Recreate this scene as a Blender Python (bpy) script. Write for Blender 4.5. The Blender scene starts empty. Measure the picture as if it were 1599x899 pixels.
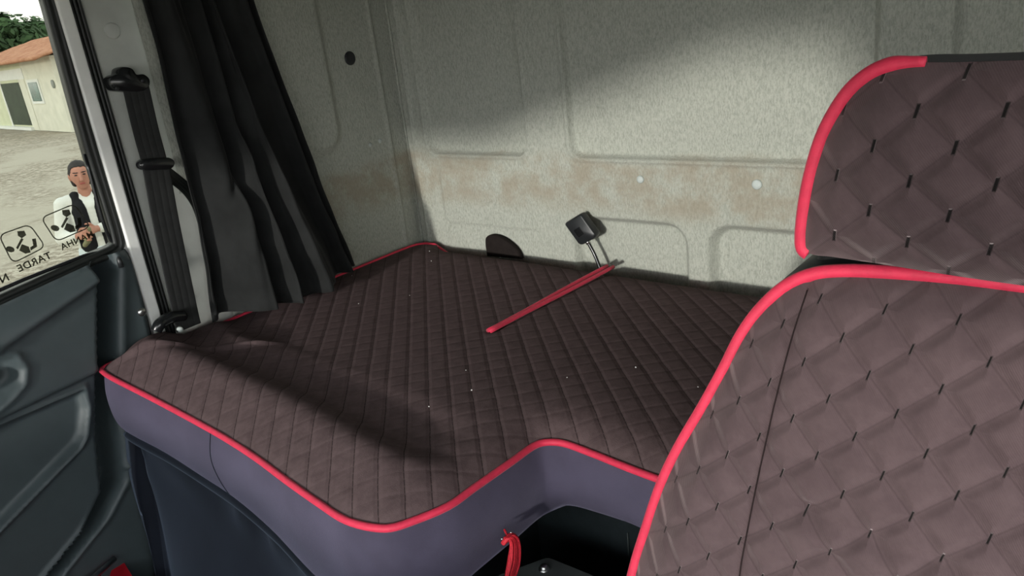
import bpy, bmesh, math, random
import numpy as np
from mathutils import Vector, Matrix
random.seed(7); rng = np.random.default_rng(7)
S = bpy.context.scene
COL = S.collection

# ------------------------------------------------------------------ camera model (world: x left->right of cab, y to the rear, z up, cab floor z=0)
F = 1169.0
L_ = np.array([-1490, -248, F]); D_ = np.array([380, 3230, F])
L_ = L_/np.linalg.norm(L_); D_ = D_ - L_*(L_@D_); D_ /= np.linalg.norm(D_)
Y_ = np.cross(L_, D_)
if Y_[2] < 0: Y_ = -Y_
M = np.array([-L_, Y_, -D_])
CAM = np.array([0, 0, 1.35])
def ray(px, py): return M @ np.array([px-799.5, py-449.5, F])
def on(p, axis, val):
    d = ray(*p); return d*((val-CAM[axis])/d[axis]) + CAM
def onx(p, x): return on(p, 0, x)
def ony(p, y): return on(p, 1, y)
def onz(p, z): return on(p, 2, z)
def onpl(p, p0, n):
    d = ray(*p); n = np.array(n); return d*(((np.array(p0)-CAM)@n)/(d@n)) + CAM

cd = bpy.data.cameras.new('camera'); cam = bpy.data.objects.new('camera', cd); COL.objects.link(cam)
cd.sensor_width = 36; cd.lens = F*36/1599; cd.clip_start = .02; cd.clip_end = 500
R3 = Matrix([[M[i, 0], -M[i, 1], -M[i, 2]] for i in range(3)])
cam.matrix_world = Matrix.Translation(Vector(CAM)) @ R3.to_4x4()
S.camera = cam

# ------------------------------------------------------------------ materials
class NT:
    def __init__(s, name):
        s.m = bpy.data.materials.new(name); s.m.use_nodes = True
        s.t = s.m.node_tree; s.b = s.t.nodes['Principled BSDF']
    def n(s, typ, **kw):
        nd = s.t.nodes.new(typ)
        for k, v in kw.items(): setattr(nd, k, v)
        return nd
    def put(s, sock, v):
        if isinstance(v, bpy.types.NodeSocket): s.t.links.new(v, sock)
        else: sock.default_value = v
    def math(s, op, a, b=None, c=None):
        nd = s.n('ShaderNodeMath', operation=op)
        s.put(nd.inputs[0], a)
        if b is not None: s.put(nd.inputs[1], b)
        if c is not None: s.put(nd.inputs[2], c)
        return nd.outputs[0]
    def xyz(s):
        tc = s.n('ShaderNodeTexCoord'); sp = s.n('ShaderNodeSeparateXYZ')
        s.t.links.new(tc.outputs['Object'], sp.inputs[0]); s.co = tc.outputs['Object']
        return sp.outputs
    def noise(s, scale, detail=4, rough=.6, vec=None, stretch=None):
        nd = s.n('ShaderNodeTexNoise'); nd.inputs['Scale'].default_value = scale
        nd.inputs['Detail'].default_value = detail; nd.inputs['Roughness'].default_value = rough
        if vec is None:
            if not hasattr(s, 'co'): s.xyz()
            vec = s.co
        if stretch:
            mp = s.n('ShaderNodeMapping'); mp.inputs['Scale'].default_value = stretch
            s.t.links.new(vec, mp.inputs[0]); vec = mp.outputs[0]
        s.t.links.new(vec, nd.inputs['Vector']); return nd.outputs[0]
    def ramp(s, f, lo, hi):
        nd = s.n('ShaderNodeMapRange'); nd.interpolation_type = 'SMOOTHSTEP'
        s.put(nd.inputs[0], f); nd.inputs[1].default_value = lo; nd.inputs[2].default_value = hi
        return nd.outputs[0]
    def mix(s, f, a, b):
        nd = s.n('ShaderNodeMix', data_type='RGBA')
        s.put(nd.inputs[0], f)
        s.put(nd.inputs[6], a if isinstance(a, bpy.types.NodeSocket) else (*a, 1))
        s.put(nd.inputs[7], b if isinstance(b, bpy.types.NodeSocket) else (*b, 1))
        return nd.outputs[2]
    def bump(s, h, strength, dist):
        nd = s.n('ShaderNodeBump'); nd.inputs['Strength'].default_value = strength
        nd.inputs['Distance'].default_value = dist; s.put(nd.inputs['Height'], h)
        s.t.links.new(nd.outputs[0], s.b.inputs['Normal'])
    def base(s, c):
        s.put(s.b.inputs['Base Color'], c if isinstance(c, bpy.types.NodeSocket) else (*c, 1))
    def done(s, rough=.8, spec=.3, metal=0, sheen=0, sheent=None):
        b = s.b.inputs; b['Roughness'].default_value = rough; b['Specular IOR Level'].default_value = spec
        b['Metallic'].default_value = metal
        if sheen:
            b['Sheen Weight'].default_value = sheen; b['Sheen Roughness'].default_value = .45
            if sheent: b['Sheen Tint'].default_value = (*sheent, 1)
        return s.m
def plain(name, c, rough=.5, spec=.4, metal=0, ns=60, var=.12, bump=0, bs=400, sheen=0, sheent=None, dist=.001):
    k = NT(name); k.xyz()
    f = k.ramp(k.noise(ns), .3, .7)
    k.base(k.mix(f, tuple(v*(1-var) for v in c), tuple(min(1, v*(1+var)) for v in c)))
    if bump: k.bump(k.noise(bs, 3), bump, dist)
    return k.done(rough, spec, metal, sheen, sheent)

def felt():
    k = NT('wall_felt'); o = k.xyz()
    fib = k.noise(330, 3, .7, stretch=(1, 1, .35))
    mot = k.noise(190, 5, .75, stretch=(1, 1, .6)); big = k.noise(5, 4, .6)
    c = k.mix(k.ramp(mot, .25, .75), (.295, .312, .272), (.41, .428, .375))
    c = k.mix(k.math('MULTIPLY', k.ramp(fib, .38, .62), .6), c, (.52, .535, .475))
    # brown grime along the lower shelf of the panelling, with ragged edges
    z = o[2]
    zz = k.math('ADD', z, k.math('MULTIPLY', k.math('SUBTRACT', big, .5), .09))
    dirt = k.math('MULTIPLY', k.ramp(zz, .895, .955), k.math('SUBTRACT', 1.0, k.ramp(zz, 1.02, 1.05)))
    dirt = k.math('MULTIPLY', dirt, k.ramp(k.noise(14, 5, .65), .30, .62))
    c = k.mix(k.math('MULTIPLY', dirt, .62), c, (.30, .25, .18))
    k.base(c)
    k.bump(k.math('ADD', fib, k.math('MULTIPLY', mot, .6)), .55, .0025)
    return k.done(.95, .1, sheen=.08)
MFELT = felt()

def quilt_bed():
    k = NT('bed_quilt'); o = k.xyz(); p = .0343*math.sqrt(2)
    wob = k.math('MULTIPLY', k.math('SUBTRACT', k.noise(25, 2), .5), .004)
    a = k.math('DIVIDE', k.math('ADD', k.math('ADD', o[0], o[1]), wob), p)
    b = k.math('DIVIDE', k.math('ADD', k.math('SUBTRACT', o[0], o[1]), wob), p)
    da = k.math('MULTIPLY', k.math('ABSOLUTE', k.math('SUBTRACT', k.math('FRACT', k.math('ADD', a, .5)), .5)), .0343)
    db = k.math('MULTIPLY', k.math('ABSOLUTE', k.math('SUBTRACT', k.math('FRACT', k.math('ADD', b, .5)), .5)), .0343)
    # stitched line is dashed along its length
    dash = k.ramp(k.math('ABSOLUTE', k.math('SUBTRACT', k.math('FRACT', k.math('MULTIPLY', b, 3.0)), .5)), .44, .36)
    sa = k.math('SUBTRACT', 1.0, k.ramp(da, .0003, .0012)); sb = k.math('SUBTRACT', 1.0, k.ramp(db, .0002, .0010))
    f = k.math('MAXIMUM', k.math('MULTIPLY', sa, k.math('MULTIPLY_ADD', dash, .35, .5)), k.math('MULTIPLY', sb, .16))
    mot = k.ramp(k.noise(45, 5, .7), .3, .7)
    c = k.mix(mot, (.090, .063, .065), (.120, .085, .087))
    c = k.mix(f, c, (.026, .019, .019))
    k.base(c)
    ha = k.ramp(da, 0, .007); hb = k.ramp(db, 0, .006)
    h = k.math('ADD', k.math('MULTIPLY', ha, .0010), k.math('MULTIPLY', hb, .0004))
    h = k.math('ADD', h, k.math('MULTIPLY', k.noise(900, 2), .0004))
    k.bump(h, .8, 1.0)
    return k.done(.95, .03, sheen=.02, sheent=(.9, .72, .72))
MQBED = quilt_bed()

def quilt_seat(name, x0, z0, w, h, shear, c1, c2, sw, sl_):
    k = NT(name); o = k.xyz()
    xs = k.math('ADD', k.math('SUBTRACT', o[0], x0), k.math('MULTIPLY', k.math('SUBTRACT', z0, o[2]), shear))
    u = k.math('DIVIDE', xs, w); v = k.math('DIVIDE', k.math('SUBTRACT', o[2], z0), h)
    def near(t, off): return k.math('SUBTRACT', k.math('FRACT', k.math('ADD', t, .5+off)), .5)
    def slot(off):
        du = k.math('MULTIPLY', near(u, off), w); dv = k.math('MULTIPLY', near(v, off), h)
        du = k.math('SUBTRACT', du, k.math('MULTIPLY', dv, .18))
        return k.math('MULTIPLY', k.math('SUBTRACT', 1.0, k.ramp(k.math('ABSOLUTE', du), sw*.55, sw*1.1)),
                      k.math('SUBTRACT', 1.0, k.ramp(k.math('ABSOLUTE', dv), sl_, sl_+.0012)))
    sl = k.math('MAXIMUM', slot(0), slot(.5))
    da = k.math('ABSOLUTE', near(k.math('ADD', u, v), 0)); db = k.math('ABSOLUTE', near(k.math('SUBTRACT', u, v), 0))
    d = k.math('MULTIPLY', k.math('MINIMUM', da, db), .029)
    seam = k.math('SUBTRACT', 1.0, k.ramp(d, .0001, .0010))
    rib = k.n('ShaderNodeTexWave'); rib.inputs['Scale'].default_value = 260; rib.inputs['Distortion'].default_value = 1.5
    mp = k.n('ShaderNodeMapping'); mp.inputs['Rotation'].default_value = (0, math.radians(35), 0)
    k.t.links.new(k.co, mp.inputs[0]); k.t.links.new(mp.outputs[0], rib.inputs['Vector'])
    c = k.mix(k.ramp(k.noise(40, 5, .7), .3, .7), c1, c2)
    c = k.mix(k.math('MULTIPLY', seam, .35), c, tuple(t*.4 for t in c1))
    c = k.mix(sl, c, (.006, .005, .005))
    k.base(c)
    hh = k.math('ADD', k.math('MULTIPLY', k.ramp(d, 0, .007), .0024), k.math('MULTIPLY', rib.outputs[1], .00012))
    hh = k.math('SUBTRACT', hh, k.math('MULTIPLY', sl, .002))
    k.bump(hh, .8, 1.0)
    return k.done(.85, .12, sheen=.35, sheent=(.9, .74, .74))
C1, C2 = (.073, .049, .052), (.092, .063, .066)
MQHEAD = quilt_seat('headrest_quilt', -.0948, 1.2347, .0430, .0393, 0, C1, C2, .0012, .0034)
MQBACK = quilt_seat('backrest_quilt', -.1312, 1.1230, .0425, .0392, .072, C1, C2, .0008, .0026)
MSEAM = plain('brown_stitching', (.018, .012, .012), .9, .1)
MRED = plain('red_piping', (.62, .030, .075), .55, .3, ns=90, var=.08, bump=.3, bs=900, sheen=.1)
MBAND = plain('purple_velvet', (.056, .050, .080), .8, .15, ns=9, var=.18, bump=.3, bs=700, sheen=.45, sheent=(.75, .72, 1))
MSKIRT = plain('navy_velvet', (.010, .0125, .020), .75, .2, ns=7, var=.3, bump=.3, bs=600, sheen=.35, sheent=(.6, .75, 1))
MCURT = plain('black_curtain_cloth', (.017, .018, .018), .9, .15, ns=15, var=.2, bump=.35, bs=900, sheen=.06)
MBLK = plain('black_rubber', (.010, .012, .011), .45, .4, var=.2)
MGLOSS = plain('black_gloss_plastic', (.010, .011, .012), .22, .5, var=.1)
MSATIN = plain('black_satin_plastic', (.018, .02, .022), .38, .5, var=.1, bump=.1)
MDOOR = plain('slate_door_plastic', (.052, .068, .073), .46, .45, ns=20, var=.06, bump=.25, bs=1400)
MDARK = plain('dark_hard_plastic', (.026, .035, .038), .5, .4, var=.15, bump=.2, bs=500)
MCONS = plain('grey_console_plastic', (.085, .10, .096), .55, .4, ns=30, var=.1, bump=.2, bs=900)
MWHITE = plain('white_body_paint', (.86, .87, .84), .4, .5, ns=12, var=.06)
MPILL = plain('pillar_trim_paint', (.50, .52, .485), .55, .35, ns=14, var=.07, bump=.15, bs=500)
MMETAL = plain('zinc_bolt', (.55, .56, .55), .3, .5, metal=1, var=.1)
MCLIP = plain('pale_clip_plastic', (.50, .55, .53), .5, .4, var=.05)
MWEB = plain('belt_webbing', (.020, .021, .021), .7, .3, var=.15, bump=.35, bs=1500)
MROOF = plain('headliner', (.16, .16, .15), .95, .1, var=.08)
MFLOOR = plain('floor_rubber', (.02, .02, .02), .8, .2, var=.2)
MLINT = plain('white_lint', (.8, .8, .78), .9, .1, var=.05)

# ------------------------------------------------------------------ mesh helpers
def tag(o, label=None, cat=None, group=None, kind=None):
    if label: o['label'] = label
    if cat: o['category'] = cat
    if group: o['group'] = group
    if kind: o['kind'] = kind
    return o
def empty(name, loc=(0, 0, 0)):
    o = bpy.data.objects.new(name, None); o.location = loc; o.empty_display_size = .05; COL.objects.link(o)
    return o
def link(name, me, mat, parent=None, smooth=True):
    if mat is not None: me.materials.append(mat)
    if smooth:
        me.polygons.foreach_set('use_smooth', [True]*len(me.polygons))
    o = bpy.data.objects.new(name, me); COL.objects.link(o)
    if parent is not None:
        o.parent = parent
        # mesh written in world coordinates: keep it there
        off = Vector((0, 0, 0)); q = parent
        while q is not None: off += q.location; q = q.parent
        o.location = -off
    return o
def pydata(name, V, Fc, mat, parent=None, smooth=True):
    me = bpy.data.meshes.new(name); me.from_pydata([tuple(map(float, v)) for v in V], [], [tuple(map(int, f)) for f in Fc])
    me.update(); return link(name, me, mat, parent, smooth)
def fixn(o):
    bm = bmesh.new(); bm.from_mesh(o.data); bmesh.ops.recalc_face_normals(bm, faces=bm.faces); bm.to_mesh(o.data); bm.free(); return o
def gridfaces(nu, nv):
    i = np.arange(nu-1)[:, None]*nv + np.arange(nv-1)[None, :]
    return np.stack([i, i+nv, i+nv+1, i+1], -1).reshape(-1, 4)
def grid(name, P, mat, parent=None, flip=False):
    nu, nv = P.shape[:2]; f = gridfaces(nu, nv)
    if flip: f = f[:, ::-1]
    return pydata(name, P.reshape(-1, 3), f, mat, parent)
def sm(x, a, b):
    t = np.clip((x-a)/(b-a), 0, 1); return t*t*(3-2*t)
def sdrr(x, z, x0, x1, z0, z1, r):
    qx = np.abs(x-(x0+x1)/2)-(x1-x0)/2+r; qz = np.abs(z-(z0+z1)/2)-(z1-z0)/2+r
    return np.hypot(np.maximum(qx, 0), np.maximum(qz, 0))+np.minimum(np.maximum(qx, qz), 0)-r
def seglist(poly, closed=True):
    P = np.asarray(poly, float); A = P if closed else P[:-1]; B = np.roll(P, -1, 0) if closed else P[1:]
    return A, B
def dist_poly(X, Z, poly, closed=True, near=False):
    best = np.full(X.shape, 1e9); nx = np.zeros(X.shape); nz = np.zeros(X.shape)
    for a, b in zip(*seglist(poly, closed)):
        d = b-a; l = d@d+1e-12
        t = np.clip(((X-a[0])*d[0]+(Z-a[1])*d[1])/l, 0, 1)
        cx = a[0]+t*d[0]; cz = a[1]+t*d[1]; q = np.hypot(X-cx, Z-cz); m = q < best
        best = np.where(m, q, best); nx = np.where(m, cx, nx); nz = np.where(m, cz, nz)
    return (best, nx, nz) if near else best
def inside(X, Z, poly):
    c = np.zeros(X.shape, bool)
    for a, b in zip(*seglist(poly)):
        cond = ((a[1] > Z) != (b[1] > Z))
        xs = (b[0]-a[0])*(Z-a[1])/((b[1]-a[1]) if b[1] != a[1] else 1e-12)+a[0]
        c ^= cond & (X < xs)
    return c
def sdp(X, Z, poly):
    d = dist_poly(X, Z, poly); return np.where(inside(X, Z, poly), -d, d)
def smooth_path(P, n=8, closed=False):
    """centripetal Catmull-Rom through the points (no overshoot on uneven spacing)"""
    P = [np.array(p, float) for p in P]; N = len(P); out = []
    def g(i):
        if closed: return P[i % N]
        if i < 0: return P[0]*2-P[1]
        if i >= N: return P[-1]*2-P[-2]
        return P[i]
    for i in range(N if closed else N-1):
        p0, p1, p2, p3 = g(i-1), g(i), g(i+1), g(i+2)
        t0 = 0; t1 = t0+np.linalg.norm(p1-p0)**.5+1e-6; t2 = t1+np.linalg.norm(p2-p1)**.5+1e-6; t3 = t2+np.linalg.norm(p3-p2)**.5+1e-6
        for k in range(n):
            t = t1+(t2-t1)*k/n
            a1 = (t1-t)/(t1-t0)*p0+(t-t0)/(t1-t0)*p1; a2 = (t2-t)/(t2-t1)*p1+(t-t1)/(t2-t1)*p2; a3 = (t3-t)/(t3-t2)*p2+(t-t2)/(t3-t2)*p3
            b1 = (t2-t)/(t2-t0)*a1+(t-t0)/(t2-t0)*a2; b2 = (t3-t)/(t3-t1)*a2+(t-t1)/(t3-t1)*a3
            out.append((t2-t)/(t2-t1)*b1+(t-t1)/(t2-t1)*b2)
    if not closed: out.append(P[-1])
    return np.array(out)
def masked(poly, res):
    poly = np.asarray(poly, float); mn = poly.min(0)-res; mx = poly.max(0)+res
    xs = np.arange(mn[0], mx[0]+res, res); zs = np.arange(mn[1], mx[1]+res, res)
    X, Z = np.meshgrid(xs, zs, indexing='ij'); f = gridfaces(len(xs), len(zs))
    Xf, Zf = X.ravel(), Z.ravel()
    keep = inside(Xf[f].mean(1), Zf[f].mean(1), poly); f = f[keep]
    e = np.concatenate([f[:, [0, 1]], f[:, [1, 2]], f[:, [2, 3]], f[:, [3, 0]]]); e.sort(1)
    u, c = np.unique(e, axis=0, return_counts=True); bv = np.unique(u[c == 1])
    _, nx, nz = dist_poly(Xf[bv], Zf[bv], poly, near=True); Xf[bv] = nx; Zf[bv] = nz
    used = np.unique(f); remap = np.full(Xf.shape, -1); remap[used] = np.arange(len(used))
    return Xf[used], Zf[used], remap[f]
def tube(name, pts, r, mat, parent=None, closed=False, seg=10, caps=True):
    P = np.asarray(pts, float); n = len(P); rr = np.broadcast_to(np.asarray(r, float), (n,))
    T = np.roll(P, -1, 0)-np.roll(P, 1, 0) if closed else np.gradient(P, axis=0)
    T /= np.linalg.norm(T, axis=1)[:, None]+1e-12
    up = np.array([0, 0, 1.]) if abs(T[0][2]) < .9 else np.array([1., 0, 0])
    N = np.cross(T[0], up); N /= np.linalg.norm(N); V = []
    for i in range(n):
        N = N-T[i]*(N@T[i]); N /= np.linalg.norm(N); B = np.cross(T[i], N)
        for j in range(seg):
            a = 2*math.pi*j/seg; V.append(P[i]+rr[i]*(math.cos(a)*N+math.sin(a)*B))
    Fc = []
    for i in range(n if closed else n-1):
        k = (i+1) % n
        for j in range(seg):
            Fc.append((i*seg+j, i*seg+(j+1) % seg, k*seg+(j+1) % seg, k*seg+j))
    if not closed and caps:
        Fc.append(tuple(range(seg))[::-1]); Fc.append(tuple((n-1)*seg+j for j in range(seg)))
    return fixn(pydata(name, V, Fc, mat, parent))
def loft(name, rings, mat, parent=None, cap=(True, True), smooth=True):
    R = [np.asarray(r, float) for r in rings]; m = len(R[0]); V = np.concatenate(R); Fc = []
    for i in range(len(R)-1):
        for j in range(m):
            Fc.append((i*m+j, i*m+(j+1) % m, (i+1)*m+(j+1) % m, (i+1)*m+j))
    if cap[0]: Fc.append(tuple(range(m))[::-1])
    if cap[1]: Fc.append(tuple((len(R)-1)*m+j for j in range(m)))
    return fixn(pydata(name, V, Fc, mat, parent, smooth))
def rbox(name, c, size, mat, parent=None, bev=.004, rot=None, seg=3):
    bm = bmesh.new(); bmesh.ops.create_cube(bm, size=1)
    bmesh.ops.scale(bm, vec=size, verts=bm.verts)
    if bev: bmesh.ops.bevel(bm, geom=bm.edges[:], offset=bev, segments=seg, affect='EDGES', profile=.5)
    if rot is not None: bmesh.ops.rotate(bm, cent=(0, 0, 0), matrix=rot, verts=bm.verts)
    bmesh.ops.translate(bm, vec=tuple(c), verts=bm.verts)
    me = bpy.data.meshes.new(name); bm.to_mesh(me); bm.free()
    o = link(name, me, mat, parent, smooth=False)
    try: me.shade_auto_smooth if False else None
    except Exception: pass
    return o
def lathe(name, c, axis, prof, mat, parent=None, seg=24):
    ax = np.array(axis, float); ax /= np.linalg.norm(ax)
    u = np.cross(ax, [0, 0, 1.] if abs(ax[2]) < .9 else [1., 0, 0]); u /= np.linalg.norm(u); v = np.cross(ax, u)
    rings = [[np.array(c)+ax*h+r*(math.cos(t)*u+math.sin(t)*v) for t in np.linspace(0, 2*math.pi, seg, endpoint=False)] for r, h in prof]
    return loft(name, rings, mat, parent)
def ribbon(name, pts, wvec, width, thick, mat, parent=None, ribs=4):
    P = smooth_path(pts, 10); n = len(P); W = np.array(wvec, float); W = np.broadcast_to(W, P.shape) if W.ndim == 1 else W
    T = np.gradient(P, axis=0); T /= np.linalg.norm(T, axis=1)[:, None]
    m = 41; s = np.linspace(-.5, .5, m)
    prof = thick*(.5+.35*np.abs(np.sin(np.pi*(s+.5)*ribs))**.6)
    V = np.zeros((n, 2*m, 3))
    for i in range(n):
        w = W[i]-T[i]*(W[i]@T[i]); w /= np.linalg.norm(w); nn = np.cross(T[i], w)
        V[i, :m] = P[i]+np.outer(s*width, w)+np.outer(prof, nn)
        V[i, m:] = P[i]+np.outer(s[::-1]*width, w)-np.outer(prof[::-1], nn)
    return loft(name, list(V), mat, parent)
def hull_plate(name, poly2, to3, depth, mat, parent=None, round_=.3):
    """solid plate from a 2-D outline: to3(u, v, d) -> world, with rounded rims"""
    P = np.asarray(poly2, float); c = P.mean(0); rings = []
    def sh(k): return c+(P-c)*k
    for k, d in ((.80, 0), (.93, .08), (1, .3), (1, .7), (.93, .92), (.80, 1)):
        kk = 1-(1-k)*round_*2
        rings.append([to3(u, v, d*depth) for u, v in sh(kk)])
    return loft(name, rings, mat, parent)

# ------------------------------------------------------------------ the cab shell
X0, Y0, XR, YF, ZC = -1.496, 1.386, .56, -1.05, 1.95
def struct(o, label=None): o['kind'] = 'structure'; return o

# back wall: embossed felt panel
xs = np.concatenate([np.arange(X0-.004, -1.485, .0012), np.arange(-1.484, -.15, .004), np.arange(-.15, XR+.01, .03)])
zs = np.concatenate([[0, .35, .6], np.arange(.72, 1.45, .004), np.linspace(1.46, ZC, 20)])
X, Z = np.meshgrid(xs, zs, indexing='ij')
def inset(s, depth, w, rim=.0):
    return depth*sm(-s, 0, w) - rim*np.exp(-((s+0.0)/.005)**2)
h = np.zeros_like(X)
h += inset(sdrr(X, Z, -1.419, -1.086, 1.036, 2.2, .035), .016, .010, .006)
h += inset(sdrr(X, Z, -.972, -.336, 1.036, 2.2, .035), .016, .010, .006)
h += inset(sdrr(X, Z, -.228, .45, 1.036, 2.2, .035), .016, .010, .006)
for xg in (-.337, -.227): h += .008*np.exp(-((X-xg)/.004)**2)*sm(Z, 1.036, 1.06)
h -= .004*sm(-sdrr(X, Z, -1.392, -1.068, .852, 1.010, .025), 0, .010)
h -= .003*sm(-sdrr(X, Z, -1.392, -1.28, .70, .838, .025), 0, .010)
h += .026*sm(-sdrr(X, Z, -.985, -.686, .55, .908, .055), 0, .020)
h += .028*sm(-sdrr(X, Z, -.648, -.25, .55, .914, .055), 0, .022)
h += .026*sm(-sdrr(X, Z, -.20, .2, .55, .914, .055), 0, .022)
h -= .007*np.exp(-((X+1.463)/.006)**2)
h += .022*np.exp(-((X+1.4915)/.0018)**2)
h += .0012*np.sin(X*9+Z*7)*np.sin(Z*11-X*4)
wall_back = struct(grid('wall_back', np.stack([X, Y0+h, Z], -1), MFELT))
for p, r in (((1000, 280), .0085), ((1182, 288), .010)):
    q = ony(p, Y0-.001)
    lathe('trim_clip', q, (0, -1, 0), [(r, -.002), (r, .0015), (r*.8, .0035), (r*.3, .0042)], MCLIP, wall_back)
# thin crack where the side panel meets the back panel is left by the two shells' rolled edges
ys = np.arange(.74, Y0+.05, .004); zs2 = np.concatenate([[0, .35, .6], np.arange(.72, 1.5, .005), np.linspace(1.52, ZC, 18)])
Yg, Zg = np.meshgrid(ys, zs2, indexing='ij')
g = np.zeros_like(Yg)
sl0 = sdrr(Yg, Zg, .60, 1.180, 1.084, 2.3, .06)
g += .014*sm(-sl0, 0, .026)
g += .005*np.exp(-((Yg-1.329)/.005)**2)
g += .001*np.sin(Yg*13+Zg*9)
wall_left = struct(grid('wall_left', np.stack([X0+g, Yg, Zg], -1), MFELT, flip=True))
q = onx((546, 91), X0)
lathe('wall_plug', q, (1, 0, 0), [(.0165, -.002), (.0165, .002), (.013, .0045), (.008, .003), (.002, .003)], MSATIN, wall_left)
for p in ((593, 220), (578, 226)):
    q = onx(p, X0); lathe('trim_clip', q, (1, 0, 0), [(.006, -.001), (.006, .001), (.003, .0028)], MCLIP, wall_left)

struct(rbox('floor', ((XR+X0)/2, (Y0+YF)/2, -.02), (XR-X0+.1, Y0-YF+.1, .04), MFLOOR, bev=0))
def frame_wall(name, mapf, u0, u1, v0, v1, a0, a1, b0, b1, mat):
    # wall with one rectangular opening, 4 cm thick
    V = []; Fc = []
    def box(p0, p1, q0, q1):
        n = len(V)
        for d in (0, .04):
            for (u, v) in ((p0, q0), (p1, q0), (p1, q1), (p0, q1)): V.append(mapf(u, v, d))
        for f in ((0, 1, 2, 3), (7, 6, 5, 4), (0, 4, 5, 1), (1, 5, 6, 2), (2, 6, 7, 3), (3, 7, 4, 0)): Fc.append(tuple(n+i for i in f))
    box(u0, u1, v0, b0); box(u0, u1, b1, v1); box(u0, a0, b0, b1); box(a1, u1, b0, b1)
    return fixn(pydata(name, V, Fc, mat, smooth=False))
# unseen windscreen and driver's sides; openings made up to shape the incoming light
def plate_hole(name, mapf, outer, hole, mat):
    V = []; n = len(outer)
    for d in (0, .04):
        V += [mapf(u, v, d) for u, v in outer]+[mapf(u, v, d) for u, v in hole]
    Fc = []
    for i in range(n):
        k = (i+1) % n
        Fc += [(i, k, n+k, n+i), (2*n+i, 3*n+i, 3*n+k, 2*n+k), (i, 2*n+i, 2*n+k, k), (n+i, n+k, 3*n+k, 3*n+i)]
    return fixn(pydata(name, V, Fc, mat, smooth=False))
xa, xb = X0-.04, XR+.04
struct(plate_hole('wall_front', lambda u, v, d: (u, YF-d, v), [(xa, 0), (xb, 0), (xb, ZC), (.06, ZC), (.02, ZC), (-.24, ZC), (-.84, ZC), (xa, ZC)],
                  [(X0+.06, .94), (XR-.02, .94), (XR-.03, 1.40), (.23, 1.40), (.20, 1.62), (-.07, 1.62), (-.67, 1.435), (X0+.08, 1.415)], MDARK))  # sloped, stepped top edge invented to cut the sun on wall, bunk and headrest
struct(rbox('ceiling', ((XR+X0)/2, (Y0+YF)/2, ZC+.02), (XR-X0+.1, Y0-YF+.1, .04), MROOF, bev=0))
struct(frame_wall('wall_right', lambda u, v, d: (XR+d, u, v), YF, Y0, 0, ZC, YF+.12, .40, .95, 1.52, MPILL))

# body side ahead of the pillar, outside the door: sill below and roof rail above
struct(rbox('trim_1', (-1.520, .722, ZC/2), (.05, .134, ZC), MPILL, bev=.006))       # B pillar
P1 = bpy.data.objects['trim_1']
q = onx((175, 48), -1.495)
lathe('pillar_plug', q, (1, 0, 0), [(.014, -.002), (.0145, .002), (.012, .004), (.003, .0046)], MPILL, P1)
def pillar_edge(y0, y1, x, depth, name, mat, z0=.0, z1=ZC):
    return struct(rbox(name, (x-depth/2, (y0+y1)/2, (z0+z1)/2), (depth, y1-y0, z1-z0), mat, bev=.004))
# ribbed door seal on the body
seal = pillar_edge(.630, .655, -1.494, .06, 'trim_2', MBLK)
for k in range(3):
    yy = .635+.0075*k
    tube('seal_bead', [(-1.492, yy, z) for z in np.linspace(.05, ZC-.02, 20)], .0042, MBLK, seal, seg=8)

# ------------------------------------------------------------------ the door
door = empty('door_1', (-1.5, .1, 0)); door['kind'] = 'structure'
YB = -.62                                   # front end of what is built of the door
def sillz(y): return 1.0085+.147*(y-.573)
# white painted frame of the door along the window's rear edge, and below it the door's edge
rbox('door_edge', (-1.508, .6200, .965), (.05, .024, 1.92), MWHITE, door, bev=.004)
# window aperture
wz1 = 1.70
glass_poly = [(YB+.03, sillz(YB)+.012), (.594, sillz(.594)+.012), (.594, wz1), (YB+.03, wz1)]
def seal_path():
    pts = [(YB, sillz(YB)+.004), (.53, sillz(.53)+.004), (.586, sillz(.586)+.004), (.595, sillz(.594)+.010), (.5975, sillz(.6)+.022), (.5975, 1.2), (.5975, wz1-.03), (.58, wz1), (YB, wz1)]
    return pts
sp = smooth_path([(-1.497, a, b) for a, b in seal_path()], 6)
def sweep_rect(name, path, halfw, x0, x1, mat, parent):
    # flat rubber section: width halfw each side in the plane of the window, x0..x1 deep
    P = np.array(path); T = np.gradient(P, axis=0); T[:, 0] = 0; T /= np.linalg.norm(T, axis=1)[:, None]
    Nn = np.stack([np.zeros(len(P)), -T[:, 2], T[:, 1]], 1); rings = []
    for i in range(len(P)):
        r = []
        for s, x in ((-1, x0), (-1, x1-.003), (-.7, x1), (-.1, x1), (0, x1-.004), (.1, x1), (.7, x1), (1, x1-.003), (1, x0)):
            q = P[i]+Nn[i]*halfw*s; q = q.copy(); q[0] = x; r.append(q)
        rings.append(r)
    return loft(name, rings, mat, parent)
sweep_rect('window_seal', sp, .0110, -1.515, -1.488, MBLK, door)
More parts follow.
